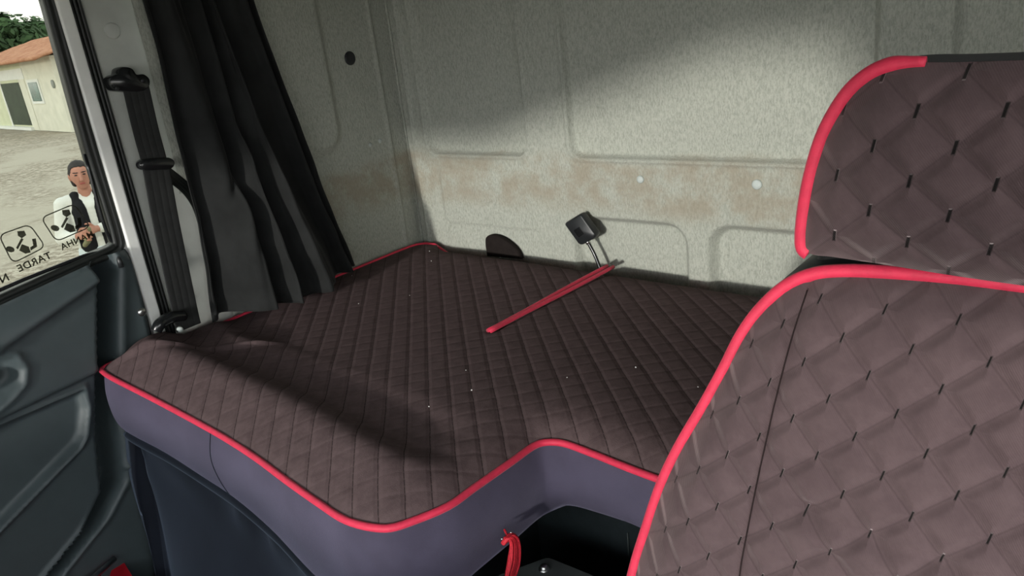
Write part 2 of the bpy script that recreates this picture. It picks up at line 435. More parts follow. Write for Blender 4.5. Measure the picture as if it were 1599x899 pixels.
# rubber strip with a bright lip beside the glass
tube('glass_channel', smooth_path([(-1.497, a-(.0125 if a > .595 else 0), b+(.0125 if a < .585 else 0)) for a, b in seal_path()[:6]], 6), .0035, MGLOSS, door, seg=8)
def glass_mat():
    k = NT('tinted_glass'); t = k.t; t.nodes.remove(k.b)
    out = [n for n in t.nodes if n.type == 'OUTPUT_MATERIAL'][0]
    tr = k.n('ShaderNodeBsdfTransparent'); tr.inputs[0].default_value = (.53, .535, .50, 1)
    gl = k.n('ShaderNodeBsdfGlossy'); gl.inputs['Roughness'].default_value = .02
    fr = k.n('ShaderNodeFresnel'); fr.inputs[0].default_value = 1.3
    mx = k.n('ShaderNodeMixShader')
    f = k.math('MULTIPLY', fr.outputs[0], .6)
    t.links.new(f, mx.inputs[0]); t.links.new(tr.outputs[0], mx.inputs[1]); t.links.new(gl.outputs[0], mx.inputs[2])
    t.links.new(mx.outputs[0], out.inputs[0]); return k.m
MGLASS = glass_mat()
GX = -1.502
gb = [(GX-.004, a, b) for a, b in glass_poly]; ga = [(GX, a, b) for a, b in glass_poly]
pane = loft('window_glass', [gb, ga], MGLASS, door, smooth=False)
# stickers on the outside of the glass: three shift pictograms, read from the street
def film():
    k = NT('grey_sticker_film'); k.base((.09, .088, .075)); out = [n for n in k.t.nodes if n.type == 'OUTPUT_MATERIAL'][0]
    tr = k.n('ShaderNodeBsdfTransparent'); tr.inputs[0].default_value = (.62, .62, .58, 1); mx_ = k.n('ShaderNodeMixShader'); mx_.inputs[0].default_value = .62
    k.t.links.new(tr.outputs[0], mx_.inputs[1]); k.t.links.new(k.b.outputs[0], mx_.inputs[2]); k.t.links.new(mx_.outputs[0], out.inputs[0]); return k.done(.6, .3)
MSTICK = film()
SX = GX-.0046
tilt = math.atan(.147)
def textmesh(name, s, size, p, parent, mat):
    cu = bpy.data.curves.new(name, 'FONT'); cu.body = s; cu.size = size; cu.align_x = 'CENTER'; cu.align_y = 'CENTER'
    cu.extrude = .0002; cu.offset = size*.018; cu.space_character = 1.08
    tmp = bpy.data.objects.new(name+'_tmp', cu); COL.objects.link(tmp)
    bpy.context.view_layer.update()
    me = bpy.data.meshes.new_from_object(tmp.evaluated_get(bpy.context.evaluated_depsgraph_get()))
    bpy.data.objects.remove(tmp); bpy.data.curves.remove(cu)
    # reading direction runs to -y, up is z
    ex = Vector((0, -math.cos(tilt), -math.sin(tilt))); ey = Vector((0, -math.sin(tilt), math.cos(tilt))); ez = ex.cross(ey)
    mt = Matrix.Translation(Vector(p)) @ Matrix((ex, ey, ez)).transposed().to_4x4()
    me.transform(mt); return link(name, me, mat, parent, smooth=False)
def mid(a, b): return tuple((np.array(a)+np.array(b))/2)
def gp(p): return onx(p, SX)
textmesh('sticker_word', 'MANHA', .0165, gp((121, 375.5)), pane, MSTICK)
textmesh('sticker_word', 'TARDE', .0180, gp((54, 409)), pane, MSTICK)
textmesh('sticker_word', 'NOITE', .019, gp((-14, 444)), pane, MSTICK)
def sticker_frame(corners):
    c = [gp(p) for p in corners]; pts = []
    for i in range(4):
        a, b, d = c[i-1], c[i], c[(i+1) % 4]
        la, lb = (a-b), (d-b); r = .012
        p0 = b+la/np.linalg.norm(la)*r; p2 = b+lb/np.linalg.norm(lb)*r
        for t in np.linspace(0, 1, 7): pts.append((1-t)**2*p0+2*t*(1-t)*b+t*t*p2)
    o = tube('sticker_frame', pts, .0011, MSTICK, pane, closed=True, seg=6)
    return c
def flat2(name, pts, parent, mat):
    P = [gp(p) for p in pts]
    return loft(name, [[q+np.array([-.0002, 0, 0]) for q in P], [q+np.array([.0002, 0, 0]) for q in P]], mat, parent, smooth=False)
def blob(cx, cy, rx, ry, ang=0, n=12):
    ca, sa = math.cos(ang), math.sin(ang)
    return [(cx+rx*math.cos(t)*ca-ry*math.sin(t)*sa, cy+rx*math.cos(t)*sa+ry*math.sin(t)*ca) for t in np.linspace(0, 2*math.pi, n, endpoint=False)]
sticker_frame([(64, 340), (116, 318), (141, 354), (88, 377)])
sticker_frame([(-2, 367), (46, 350), (71, 385), (20, 411)])
sticker_frame([(-70, 404), (-22, 382), (2, 415), (-46, 442)])
for dx, dy in ((0, 0), (-70, 33), (-141, 66)):
    S_ = lambda L: [(x+dx, y+dy) for x, y in L]
    flat2('sticker_symbol', S_(blob(86, 356, 7, 4.5, .3)), pane, MSTICK)
    flat2('sticker_symbol', S_([(97, 328), (108, 327), (111, 334), (104, 339), (98, 335)]), pane, MSTICK)
    flat2('sticker_symbol', S_([(103, 339), (107, 340), (98, 356), (95, 354)]), pane, MSTICK)
    flat2('sticker_symbol', S_([(104, 348), (115, 352), (118, 361), (110, 363), (100, 358)]), pane, MSTICK)
    flat2('sticker_symbol', S_([(120, 340), (126, 339), (128, 352), (118, 358), (117, 353), (122, 350)]), pane, MSTICK)

# inner door panel: one moulded sheet
DX = -1.474
right = [(.600, .35), (.590, .62), (.598, .70), (.604, .80), (.610, .90), (.612, .955), (.611, .990), (.604, 1.010), (.590, 1.0155)]
poly = [(YB, .12), (.56, .12)] + right + [(.573, sillz(.573)+.004), (.3, sillz(.3)+.004), (-.2, sillz(-.2)+.004), (YB, sillz(YB)+.004)]
y, z, fc = masked(poly, .005)
def dsill(y, z): return (sillz(y)-z)
def stepz(y): return .916+(y-.34)*.333          # lower edge of the upper band
def armz(y): return .798+(y-.304)*.075          # underside of the arm-rest body
gy = np.interp(z, [.12, .45, .511, .568, .685, .79, .84, .98], [.16, .27, .375, .432, .455, .486, .497, .538])   # left flank of the dark groove
bodyL = sm(gy-y, 0, .012)
d = np.zeros_like(y)
# upper band swells out from the sill down to the step line, then turns under
tt = np.clip((sillz(y)-z)/(sillz(y)-stepz(y)+1e-6), 0, 1)
band = np.where(z > stepz(y), .030*np.sin(tt*math.pi/2), .030-.012*sm(stepz(y)-z, 0, .010)) 
body = np.where(z > armz(y), band, .018-.018*sm(armz(y)-z, 0, .012))
pk = [(-.9, .800), (.2, .786), (.458, .790), (.452, .74), (.432, .69), (.415, .672), (.379, .655), (.239, .587), (-.1, .42), (-.9, .02)]
s = sdp(y, z, pk)
body = body+np.where(z < armz(y), .010*np.exp(-((s+.004)/.0045)**2) - .012*sm(-s, .006, .02), 0)
low = [(.60, .60), (.46, .60), (.431, .568), (.359, .511), (.29, .473), (.1, .36), (-.9, -.1), (.9, -.3)]
s2 = sdp(y, z, low)
hb = [(.0, .93), (.30, .916), (.335, .913), (.362, .895), (.368, .865), (.358, .84), (.33, .822), (.305, .812), (.0, .79)]
s3 = sdp(y, z, hb)
body = body-.030*sm(-s3, .003, .02)+.005*np.exp(-((s3-.002)/.004)**2)
groove = -.075*(1-bodyL)*(1-sm(y-gy, .018, .036))
rib = .006*np.exp(-((y-gy-.045)/.010)**2)
d = body*bodyL + groove + (1-bodyL)*rib
d += .010*np.exp(-((s2+.004)/.006)**2)
d -= .02*(1-sm(dist_poly(y, z, right, closed=False), 0, .012))
d = d*sm(dist_poly(y, z, poly[10:], closed=False), -.004, .01)
dp = pydata('door_panel', np.stack([DX+d, y, z], 1), fc, MDOOR, door)
# return of the panel to the door skin
loop = np.array(right); loft('panel_edge', [[(DX-.018, a, b) for a, b in loop], [(DX-.040, a, b) for a, b in loop]], MDOOR, door, cap=(False, False))
q = onx((222, 487), DX+.002)
lathe('panel_screw', q, (1, 0, 0), [(.0085, -.002), (.0085, .001), (.006, .0035), (.002, .004)], MMETAL, door, 16)
q = onx((187, 408), DX+.006)
lathe('lock_knob', q-np.array([0, 0, .012]), (0, 0, 1), [(.005, 0), (.005, .012), (.0035, .02), (.001, .022)], MSATIN, door, 14)
tube('door_handle', smooth_path([(DX+.004, .05, .865), (DX+.020, .10, .868), (DX+.022, .22, .870), (DX+.016, .29, .868), (DX-.004, .325, .866)], 6), .010, MSATIN, door)
# outer skin below the glass so no daylight leaks in
rbox('door_skin', (-1.585, -.0, .49), (.03, 1.24, .98), MWHITE, door, bev=.004)
rbox('door_header', (-1.52, -.0, 1.825), (.05, 1.25, .24), MWHITE, door, bev=.006)
struct(rbox('trim_3', (-1.52, -.85, ZC/2), (.06, .44, ZC), MPILL, bev=.006))         # A pillar
# rubber along the door's lower rear edge
struct(tube('trim_4', [onz((120, 926), .43), onz((150, 898), .43), onz((179, 872), .43)], .006, MMETAL))  # bright sill strip

# ------------------------------------------------------------------ bunk cushion with fitted quilted cover
bed = empty('bunk_bed', (-.6, 1.0, 0))
tag(bed, 'wide bunk cushion under a dark quilted velvet cover edged in red piping', 'bed')
ppx = [(152, 573), (163, 582), (175, 590), (230, 618), (300, 655), (350, 683), (400, 715), (450, 752), (500, 787), (540, 812), (580, 823), (610, 824), (640, 815), (700, 790), (740, 762), (800, 720), (840, 693), (860, 690), (880, 692), (920, 706), (980, 730), (1040, 752)]
pz = [.806, .803, .800, .790, .784, .781] + [.78]*16
front = [onz(p, zz) for p, zz in zip(ppx, pz)]
front[0][0] = max(front[0][0], -1.470)
front = [np.array([-1.474, .60, .800]), np.array([-1.474, .545, .806])] + [f for f in front] + [np.array([-.30, .714, .78]), np.array([.44, .714, .78])]
front = smooth_path(front, 4)
rearz = .767
def resample(P, step=.04):
    out = []
    for a_, b_ in zip(P[:-1], P[1:]):
        n_ = max(1, int(np.linalg.norm(b_-a_)/step))
        out += [a_+(b_-a_)*k_/n_ for k_ in range(n_)]
    return np.array(out+[P[-1]])
rest = [np.array(q_, float) for q_ in [(.45, .716, .78), (.458, .73, .78), (.46, .76, .78), (.46, 1.34, rearz), (.455, 1.355, rearz), (.44, 1.358, rearz), (-.87, 1.360, rearz), (-1.36, 1.360, rearz), (-1.42, 1.359, .796), (-1.448, 1.354, .797), (-1.466, 1.340, .797), (-1.473, 1.315, .797), (-1.474, 1.28, .797), (-1.474, .63, .797)]]
outline3 = np.vstack([front, resample(rest)])
poly2 = outline3[:, :2]
x, y, fc = masked(poly2, .0065)
dd, nx_, ny_ = dist_poly(x, y, poly2, near=True)
# height of the nearest edge point, blended inward
A = outline3
def edge_z(px, py):
    out = np.zeros(len(px))
    for i in range(0, len(px), 4000):
        D = np.hypot(px[i:i+4000, None]-A[None, :, 0], py[i:i+4000, None]-A[None, :, 1])
        j = np.argsort(D, 1)[:, :2]; r = np.arange(len(j)); w0 = 1/(D[r, j[:, 0]]+1e-5); w1 = 1/(D[r, j[:, 1]]+1e-5)
        out[i:i+4000] = (A[j[:, 0], 2]*w0+A[j[:, 1], 2]*w1)/(w0+w1)
    return out
ez = edge_z(nx_, ny_)
fr = front[(front[:, 0] < -.66) & (front[:, 1] < .52)][:, :2]
df = dist_poly(x, y, fr, closed=False)                # distance from the front lip
def bedtop(x, y, dd, ez, df):
    zt = .803+.004*np.sin(x*5+1)*np.sin(y*6)
    k = 1-np.exp(-dd/.028)
    zz = ez*(1-k)+zt*k
    fade = 1-sm(x, -.76, -.60)
    strip = np.interp(df, [0, .004, .02, .075, .092, .108, .145, .19, .26], [0, .004, .012, .0355, .0385, .0365, .0165, .0165, .023])
    w_ = fade*(1-sm(df, .20, .26))*(1-np.exp(-dd/.006))
    zz = zz*(1-w_)+(ez+strip)*w_
    zz = zz+.008*np.exp(-((x+1.45)/.10)**2)*np.exp(-((y-.56)/.035)**2)*np.clip(dd/.02, 0, 1)
    return zz
zz = bedtop(x, y, dd, ez, df)
p = .0343*math.sqrt(2)
da = np.abs(((x+y)/p+.5) % 1-.5)*.0343; db = np.abs(((x-y)/p+.5) % 1-.5)*.0343
zz += (.0005*sm(da, 0, .009)+.0002*sm(db, 0, .009))*np.clip(dd/.03, 0, 1)
# slit between the cushion and its neighbour
sx0, sy0 = onz((764, 518), .803)[:2]; sx1, sy1 = onz((953, 417), .803)[:2]
t = np.clip((y-sy0)/(sy1-sy0), 0, 1); sx = sx0+(sx1-sx0)*t
gap = .0005+.005*np.sin(np.clip((t-.25)/.75, 0, 1)*math.pi*.62)
on_slit = (y > sy0-.004)
zz -= np.where(on_slit, .016*np.exp(-((x-sx)/(.006+gap))**2)*sm(y, sy0-.01, sy0+.03), 0)
cover = pydata('quilted_cover', np.stack([x, y, zz], 1), fc, MQBED, bed)
def top_at(px, py):
    i = np.argmin((x-px)**2+(y-py)**2); return zz[i]
tube('piping', outline3, .0052, MRED, bed, closed=True, seg=10)
# slit piping: a hairpin of red cord
hp = []
for tt in np.linspace(1, 0, 24):
    yy = sy0+(sy1-sy0)*tt; g_ = .003+.0055*math.sin(max(0, (tt-.25)/.75)*math.pi*.62)
    hp.append((sx0+(sx1-sx0)*tt+g_, yy, .805))
hp2 = []
for tt in np.linspace(0, 1, 24):
    yy = sy0+(sy1-sy0)*tt; g_ = .003+.0055*math.sin(max(0, (tt-.25)/.75)*math.pi*.62)
    hp2.append((sx0+(sx1-sx0)*tt-g_, yy, .805))
tube('slit_piping', np.array(hp+hp2), .0042, MRED, bed, seg=8)
# upright velvet band under the piping
def offset_out(path, o):
    T = np.gradient(path[:, :2], axis=0); T /= np.linalg.norm(T, axis=1)[:, None]+1e-9
    N = np.stack([T[:, 1], -T[:, 0]], 1); q = path.copy(); q[:, :2] += N*o; return q
fb = front[(front[:, 0] > -1.4735) | (front[:, 1] < .60)]
bot = np.interp(fb[:, 0], [-1.474, -1.26, -1.10, -.95, -.85, -.72, -.66, -.62, -.598, -.57, -.46, -.3], [.672, .660, .650, .632, .612, .60, .62, .645, .650, .668, .684, .684])
sidez = (fb[:, 0] < -1.45)
rows = []
for v in np.linspace(0, 1, 26):
    o = .012*math.sin(math.pi*min(1, v*1.05))-.004+.004*math.sin(v*9)*v*.4
    if v > .93: o -= (v-.93)*.10
    r = offset_out(fb, o)
    wr = .0022*np.sin(fb[:, 0]*23+v*4)*np.sin(math.pi*v)
    r[:, 1] -= wr
    r[:, 0] = np.maximum(r[:, 0], -1.4715+.0*v)
    r[:, 2] = fb[:, 2]-.002+(bot-fb[:, 2])*v; rows.append(r)
grid('side_band', np.array(rows), MBAND, bed)
sb = bpy.data.objects['side_band']
# stitched seam across the band where two cloths join
js = [int(np.argmin(np.abs(fb[:, 0]-xv)+np.abs(fb[:, 1]-.48))) for xv in (-1.085, -1.083, -1.079)]
seam_pts = [np.array(rows)[k_, js[0]]+np.array([.006*(k_/25)**2, -.0008, 0]) for k_ in range(1, 25)]
tube('band_seam', seam_pts, .0007, MSKIRT, bed, seg=6)
# doubled hem where the band is sewn to the skirt
fh = rows[-1]; mfront = (fh[:, 0] < -.64) & (fh[:, 1] < .60)
hemline = fh[mfront]
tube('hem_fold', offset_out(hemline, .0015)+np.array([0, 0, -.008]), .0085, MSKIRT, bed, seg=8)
# skirt hangs from the hem, loose folds
lx = -1.468
sk = []
for v in np.linspace(0, 1, 60):
    r = offset_out(hemline, -.012+.010*v); zt = hemline[:, 2]-.006
    s_ = np.linspace(0, 1, len(r))
    fold = .006*np.sin(s_*63+3*np.sin(s_*11))*np.exp(-((v-.05)/.05)**2)+.020*np.sin(s_*17+1.5*v+.6)*sm(np.array(v), .02, .35)+.008*np.sin(s_*41-2*v)*sm(np.array(v), .1, .6)+.012*np.exp(-((s_-.27-.10*v)/.03)**2)*v
    r[:, 1] -= fold; r[:, 2] = zt+(.006-zt)*v
    r[:, 0] += (1-s_)**2*v*.045; r[:, 1] -= .115*(1-s_)**1.5*v**.8
    r[:, 1] += .022*np.exp(-((s_-.20-.13*v)/.014)**2)*np.exp(-((v-.16)/.10)**2)+.016*np.exp(-((s_-.62-.05*v)/.02)**2)*sm(np.array(v), .05, .3)
    sk.append(r)
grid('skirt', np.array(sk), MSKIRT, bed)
# the cushion's dark underside and the box it stands on
rbox('base_box', (-.53, 1.075, .33), (1.86, .56, .66), MDARK, bed, bev=.01)
rbox('base_box', (-1.045, .66, .33), (.72, .30, .66), MDARK, bed, bev=.01)
tube('panel_seam', [ony((980, 832), .7935), ony((982, 868), .7935)], .0012, MCONS, bed, seg=6)
# underside of cushion overhang
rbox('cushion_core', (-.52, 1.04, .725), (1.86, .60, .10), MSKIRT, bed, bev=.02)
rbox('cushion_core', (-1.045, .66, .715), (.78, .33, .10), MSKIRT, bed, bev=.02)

# lint on the cover
V = []; Fc = []
for (px_, py_) in [(671, 394), (751, 393), (674, 411), (728, 581), (886, 595), (993, 579), (683, 380), (780, 395), (737, 613), (670, 636), (1090, 610), (550, 432), (560, 475), (640, 463)]:
    q = onz((px_, py_), .804); zt = top_at(q[0], q[1])+.0042; a = rng.uniform(.0007, .0016); n0 = len(V)
    for dx, dy, dz in ((a, 0, 0), (-a, 0, 0), (0, a, 0), (0, -a, 0), (0, 0, a), (0, 0, -a)): V.append((q[0]+dx, q[1]+dy, zt+dz))
    for f in ((0, 2, 4), (2, 1, 4), (1, 3, 4), (3, 0, 4), (2, 0, 5), (1, 2, 5), (3, 1, 5), (0, 3, 5)): Fc.append(tuple(n0+i for i in f))
lint = pydata('lint', V, Fc, MLINT, smooth=False)
tag(lint, 'white specks of lint scattered over the dark quilted bunk cover', 'lint', kind='stuff')

# black flap standing up behind the cushion
fl = [(-1.243, .780), (-1.243, .818), (-1.238, .832), (-1.222, .839), (-1.190, .836), (-1.160, .822), (-1.140, .805), (-1.130, .785)]
fl = smooth_path(fl, 4)
hull_plate('rubber_flap', fl, lambda u, v, d: np.array([u, 1.382-d, v]), .016, plain('charcoal_felt', (.018, .014, .013), .9, .1, bump=.3), None, .2)
tag(bpy.data.objects['rubber_flap'], 'small rounded black flap poking up between bunk cushion and felt back wall', 'flap')

# ------------------------------------------------------------------ seat belt buckle on its stalk
bk = empty('seat_belt_buckle', tuple(ony((935, 402), Y0-.03)))
tag(bk, 'black seat belt buckle on a stalk leaning against the felt back wall', 'seat belt buckle')
cpx = [(880, 349), (906, 333), (930, 366), (928, 372), (908, 383), (903, 381)]
c2 = [ony(p, 1.345)[[0, 2]] for p in cpx]
def rounded(poly, r, n=5):
    P = [np.array(q) for q in poly]; out = []
    for i in range(len(P)):
        a, b, c = P[i-1], P[i], P[(i+1) % len(P)]; rr = min(r, np.linalg.norm(a-b)*.45, np.linalg.norm(c-b)*.45)
        p0 = b+(a-b)/np.linalg.norm(a-b)*rr; p2 = b+(c-b)/np.linalg.norm(c-b)*rr
        for t in np.linspace(0, 1, n): out.append((1-t)**2*p0+2*t*(1-t)*b+t*t*p2)
    return out
hull_plate('housing', rounded(c2, .006), lambda u, v, d: np.array([u, 1.368-d, v]), .024, MSATIN, bk, .28)
c3 = np.array([ony(p, 1.3425)[[0, 2]] for p in [(895, 360), (904, 354), (912, 365), (903, 371)]])
hull_plate('release_button', rounded(c3, .002), lambda u, v, d: np.array([u, 1.3448-d, v]), .0014, MGLOSS, bk, .1)
s0 = ony((916, 374), 1.356); s1 = ony((937, 408), 1.352); s1[2] -= .02
tube('stalk', smooth_path([s0, (s0+s1)/2+np.array([.001, .002, 0]), s1], 8), .0042, MGLOSS, bk)
s2_ = ony((919, 380), 1.354)
tube('stalk_ferrule', [s0, s0+(s2_-s0)*1.1], .0058, MMETAL, bk)

# ------------------------------------------------------------------ seat belt on the pillar
belt = empty('seat_belt', (-1.47, .69, .80))
tag(belt, 'black seat belt hanging down the pale pillar between door and curtain', 'seat belt')
BX = -1.462
def B(p, x=BX): return onx(p, x)
an = [B(p)[[1, 2]] for p in [(169, 124), (176, 117), (181, 116), (184, 107), (192, 104), (205, 107), (212, 116), (224, 116), (233, 124), (232, 136), (222, 143), (190, 143), (176, 140)]]
hull_plate('shoulder_anchor', smooth_path(an, 4, True), lambda u, v, d: np.array([BX-.026+d, u, v]), .032, MGLOSS, belt, .22)
for p in ((183, 138), (223, 126)):
    lathe('anchor_stud', B(p, BX+.0065), (1, 0, 0), [(.004, -.002), (.004, .001), (.002, .002)], MSATIN, belt, 12)
w0 = [B(p, BX+.003) for p in [(212, 135), (227, 200), (242, 255)]]
ribbon('webbing', w0, (0, 1, 0), .050, .0016, MWEB, belt)
w1 = [B(p, BX+.004) for p in [(243, 257), (258, 340), (277, 430), (293, 503)]]; w1.append(w1[-1]+np.array([0, 0, -.012]))
ribbon('webbing', w1, (0, 1, .0), .053, .0016, MWEB, belt)
lp = [B(p, BX)[[1, 2]] for p in [(213, 257), (217, 250), (230, 247), (246, 246), (261, 246), (268, 251), (268, 258), (261, 264), (246, 265), (228, 266), (217, 264)]]
hull_plate('guide_loop', smooth_path(lp, 5, True), lambda u, v, d: np.array([BX-.008+d, u, v]), .022, MGLOSS, belt, .25)
w2 = [B((256, 266), BX-.006), onx((274, 280), -1.470), onx((293, 297), -1.482), onx((308, 320), -1.486), onx((322, 365), -1.488), onx((330, 400), -1.488)]
ribbon('retractor_webbing', w2, (0, 1, .25), .024, .0014, MBLK, belt)
la = [onx(p, x_) for p, x_ in (((244, 516), -1.440), ((249, 507), -1.438), ((256, 501), -1.440), ((268, 495), -1.440), ((288, 493), -1.444))]
o = tube('lower_anchor', smooth_path(la, 6), np.interp(np.linspace(0, 1, 25), [0, .3, .7, 1], [.0105, .012, .012, .010]), MGLOSS, belt, seg=14)
lathe('anchor_bolt', onx((281, 514), -1.428), (1, -.3, 0), [(.006, -.004), (.006, .003), (.004, .005)], MCLIP, belt, 12)

# ------------------------------------------------------------------ curtain
nu, nv = 150, 150
CX = -1.452
tl = np.array([(.745, 1.86)]+[tuple(onx(p, CX)[[1, 2]]) for p in [(222, 0), (245, 80), (262, 160), (285, 260), (303, 340), (312, 400), (318, 450), (321, 490)]]); tl[-1, 1] = .818
tr = np.array([(.945, 1.86)]+[tuple(onx(p, CX)[[1, 2]]) for p in [(395, 0), (430, 100), (470, 210), (500, 300), (528, 365), (548, 408)]]); tr[-1, 1] = .818
tl = smooth_path(tl, 8); tr = smooth_path(tr, 8)
zt = np.linspace(1.855, .819, nv)
yl = np.interp(-zt, -tl[:, 1], tl[:, 0]); yr = np.interp(-zt, -tr[:, 1], tr[:, 0])
U, Vv = np.meshgrid(np.linspace(0, 1, nu), np.linspace(0, 1, nv), indexing='ij')
low = sm(Vv, .35, 1.0)
ph = (U+.05*np.sin(U*11+2.0*Vv))*9.5*2*math.pi
warp = .5*np.sin(3.1*Vv+4*U)+.7*low*np.sin(2*U*math.pi)
f1 = np.sin(ph*.55+warp*1.6+.4); f2 = np.sin(ph*1.1+2.2*Vv+1.1)
ampx = .013+.011*low+.006*np.sin(U*23)*low
xx = -1.452+.030*low*np.sin(math.pi*np.clip(U*1.05, 0, 1))+ampx*f1+.006*f2*(1-.4*low)
# a deep diagonal pleat in the lower half
dl = U-(.62-.42*sm(Vv, .5, .92)); xx += low*(.018*np.exp(-(dl/.045)**2)-.016*np.exp(-((dl+.10)/.05)**2))
dl2 = U-(.50+.22*sm(Vv, .45, 1)); xx += low*.016*np.exp(-(dl2/.04)**2)
yy = yl[None, :]*(1-U)+yr[None, :]*U+.008*np.cos(ph*.55+warp)*np.sin(math.pi*U)
zz2 = np.broadcast_to(zt[None, :], U.shape).copy()
bottom = onz((433, 480), .81)
zz2 += .004*(1+np.sin(U*9+.5))*sm(Vv, .93, 1)
# bottom sways out over the cushion
xx += .058*sm(Vv, .62, 1)*np.sin(math.pi*np.clip(U, .0, 1))**.8
xx += .003*np.sin(U*31+Vv*37)*np.sin(Vv*23-U*9)*low
cl = sm(Vv, .55, 1)*np.exp(-(U/.13)**2); xx -= .030*cl; yy = yy+.013*cl; zz2 -= .010*cl
xx = np.minimum(np.maximum(xx, -1.4885), -1.33)
curt = empty('curtain', (-1.45, .9, 1.84))
tag(curt, 'long black cloth curtain gathered in folds beside the pillar, trailing on the bunk', 'curtain')
oc = grid('cloth', np.stack([xx, yy, zz2], -1), MCURT, curt)
md = oc.modifiers.new('thickness', 'SOLIDIFY'); md.thickness = .002
# stitched hem band along the leading edge
tube('leading_hem', np.stack([xx[3]+.002, yy[3], zz2[3]], 1)[::3], .0035, MCURT, curt, seg=8)
tube('curtain_rail', [(-1.45, .70, 1.845), (-1.45, 1.30, 1.845)], .008, MSATIN, curt)

# ------------------------------------------------------------------ driver's seat
seat = empty('driver_seat', (.03, .40, 0))
tag(seat, "driver's seat with quilted brown velvet backrest, matching headrest and red piping", 'seat')
XC = .03; kb = .25; p0 = (0, .52, 1.165); nb = (0, 1, -kb)
bpx = [(1599, 450), (1500, 434), (1400, 426), (1320, 423), (1270, 428), (1230, 445), (1190, 480), (1160, 520), (1130, 578), (1100, 632), (1060, 700), (1035, 752), (1010, 825), (988, 899)]
lp3 = [onpl(p, p0, nb) for p in bpx]
lp3 = [np.array([XC, .519, 1.1605])] + lp3[1:] + [np.array([-.293, .425, .80]), np.array([-.285, .385, .62]), np.array([-.255, .36, .50])]
lp3 = smooth_path(lp3, 5)
def mirror(P): q = P[::-1].copy(); q[:, 0] = 2*XC-q[:, 0]; return q
full = np.vstack([lp3, mirror(lp3)[:-1]])
pol = full[:, [0, 2]]
x2, z2, fc2 = masked(pol, .004)
dd2 = dist_poly(x2, z2, pol)
yp = .52+(z2-1.165)*kb
bul = .030*(1-np.exp(-dd2/.030))+.010*sm(dd2, .06, .2)
# seam between side bolster and centre
sxl = np.interp(z2, [.80, .9224, .9618, 1.0077, 1.0494, 1.1008, 1.1487], [-.187, -.1826, -.1808, -.1771, -.1732, -.1667, -.1604])
for sgn in (1, -1):
    xs_ = sxl if sgn == 1 else 2*XC-sxl
    bul = bul-.0035*np.exp(-((x2-xs_)/.0022)**2)
    bul = bul+.006*np.exp(-((x2-xs_+sgn*.05)/.03)**2)*np.clip(dd2/.03, 0, 1)
crz = np.interp(x2, [-.1587, -.1256, -.0902, -.0578, -.0181], [1.0102, 1.0067, 1.0036, 1.0031, 1.0002])
bul = bul-.004*np.exp(-((z2-crz-.0)/.003)**2)*sm(x2, -.165, -.14)+.004*np.exp(-((z2-crz+.014)/.008)**2)*sm(x2, -.165, -.14)
u_ = (x2+.1312+.072*(1.123-z2))/.0425; v_ = (z2-1.123)/.0392
dq = np.minimum(np.abs((u_+v_+.5) % 1-.5), np.abs((u_-v_+.5) % 1-.5))*.029
bul = bul+.0022*sm(dq, 0, .010)*np.clip(dd2/.02, 0, 1)
def on_back(px_, pz_, lift=.0002):
    dn = (x2-px_)**2+(z2-pz_)**2; return np.array([px_, .52+(pz_-1.165)*kb-np.max(bul[dn < .0045**2])-lift, pz_])
pydata('backrest', np.stack([x2, yp-bul, z2], 1), fc2, MQBACK, seat)
br = bpy.data.objects['backrest']; fixn(br)
for sgn in (1, -1):
    sz = np.linspace(1.147, .60, 60); sxv = np.interp(sz, [.60, .9224, .9618, 1.0077, 1.0494, 1.1008, 1.1487], [-.20, -.1826, -.1808, -.1771, -.1732, -.1667, -.1604])
    tube('bolster_seam', smooth_path([on_back(a_ if sgn == 1 else 2*XC-a_, b_) for a_, b_ in zip(sxv, sz)][::3], 3), .0006, MSEAM, seat, seg=6)
cz_ = [(-.1587, 1.0102), (-.1256, 1.0067), (-.0902, 1.0036), (-.0578, 1.0031), (-.0181, 1.0002), (.05, .998)]
tube('backrest_piping', full, .0052, MRED, seat, closed=True)
ctr = np.array([XC, .45, .85]); sh_ = []
for k_, dy in ((1.0, .002), (1.012, .03), (1.01, .07), (.97, .105), (.85, .125)):
    r = full.copy(); r[:, 0] = XC+(r[:, 0]-XC)*k_; r[:, 2] = .85+(r[:, 2]-.85)*k_; r[:, 1] += dy; sh_.append(r)
loft('backrest_shell', sh_, MDARK, seat, cap=(False, True))
# dark shoulder showing between backrest and headrest
hs = smooth_path([(-.170, 1.150), (-.166, 1.166), (-.150, 1.180), (-.125, 1.190), (-.08, 1.193), (.14, 1.193), (.19, 1.186), (.215, 1.17), (.23, 1.150)], 5)
hull_plate('shoulder_pad', hs, lambda u, v, d: np.array([u, .60-d, v]), .06, MCURT, seat, .1)
# headrest
hpx = [(1500, 97), (1420, 98), (1390, 102), (1360, 115), (1330, 140), (1305, 175), (1285, 215), (1268, 270), (1258, 320), (1253, 370), (1255, 388), (1265, 396), (1300, 401), (1400, 416), (1500, 432)]
h3 = [ony(p, .5) for p in hpx]
h3 = [np.array([XC, .5, 1.297])]+h3+[np.array([XC, .5, 1.167])]
h3 = smooth_path(h3, 5); hfull = np.vstack([h3, mirror(h3)[1:-1]])
hp_ = hfull[:, [0, 2]]
x3, z3, fc3 = masked(hp_, .003)
d3 = dist_poly(x3, z3, hp_)
b3 = .024*(1-np.exp(-d3/.020))
u_ = (x3+.0948)/.043; v_ = (z3-1.2347)/.0393
dq = np.minimum(np.abs((u_+v_+.5) % 1-.5), np.abs((u_-v_+.5) % 1-.5))*.029
b3 = b3+.0022*sm(dq, 0, .010)*np.clip(d3/.02, 0, 1)
hd = pydata('headrest', np.stack([x3, .5-b3, z3], 1), fc3, MQHEAD, seat); fixn(hd)
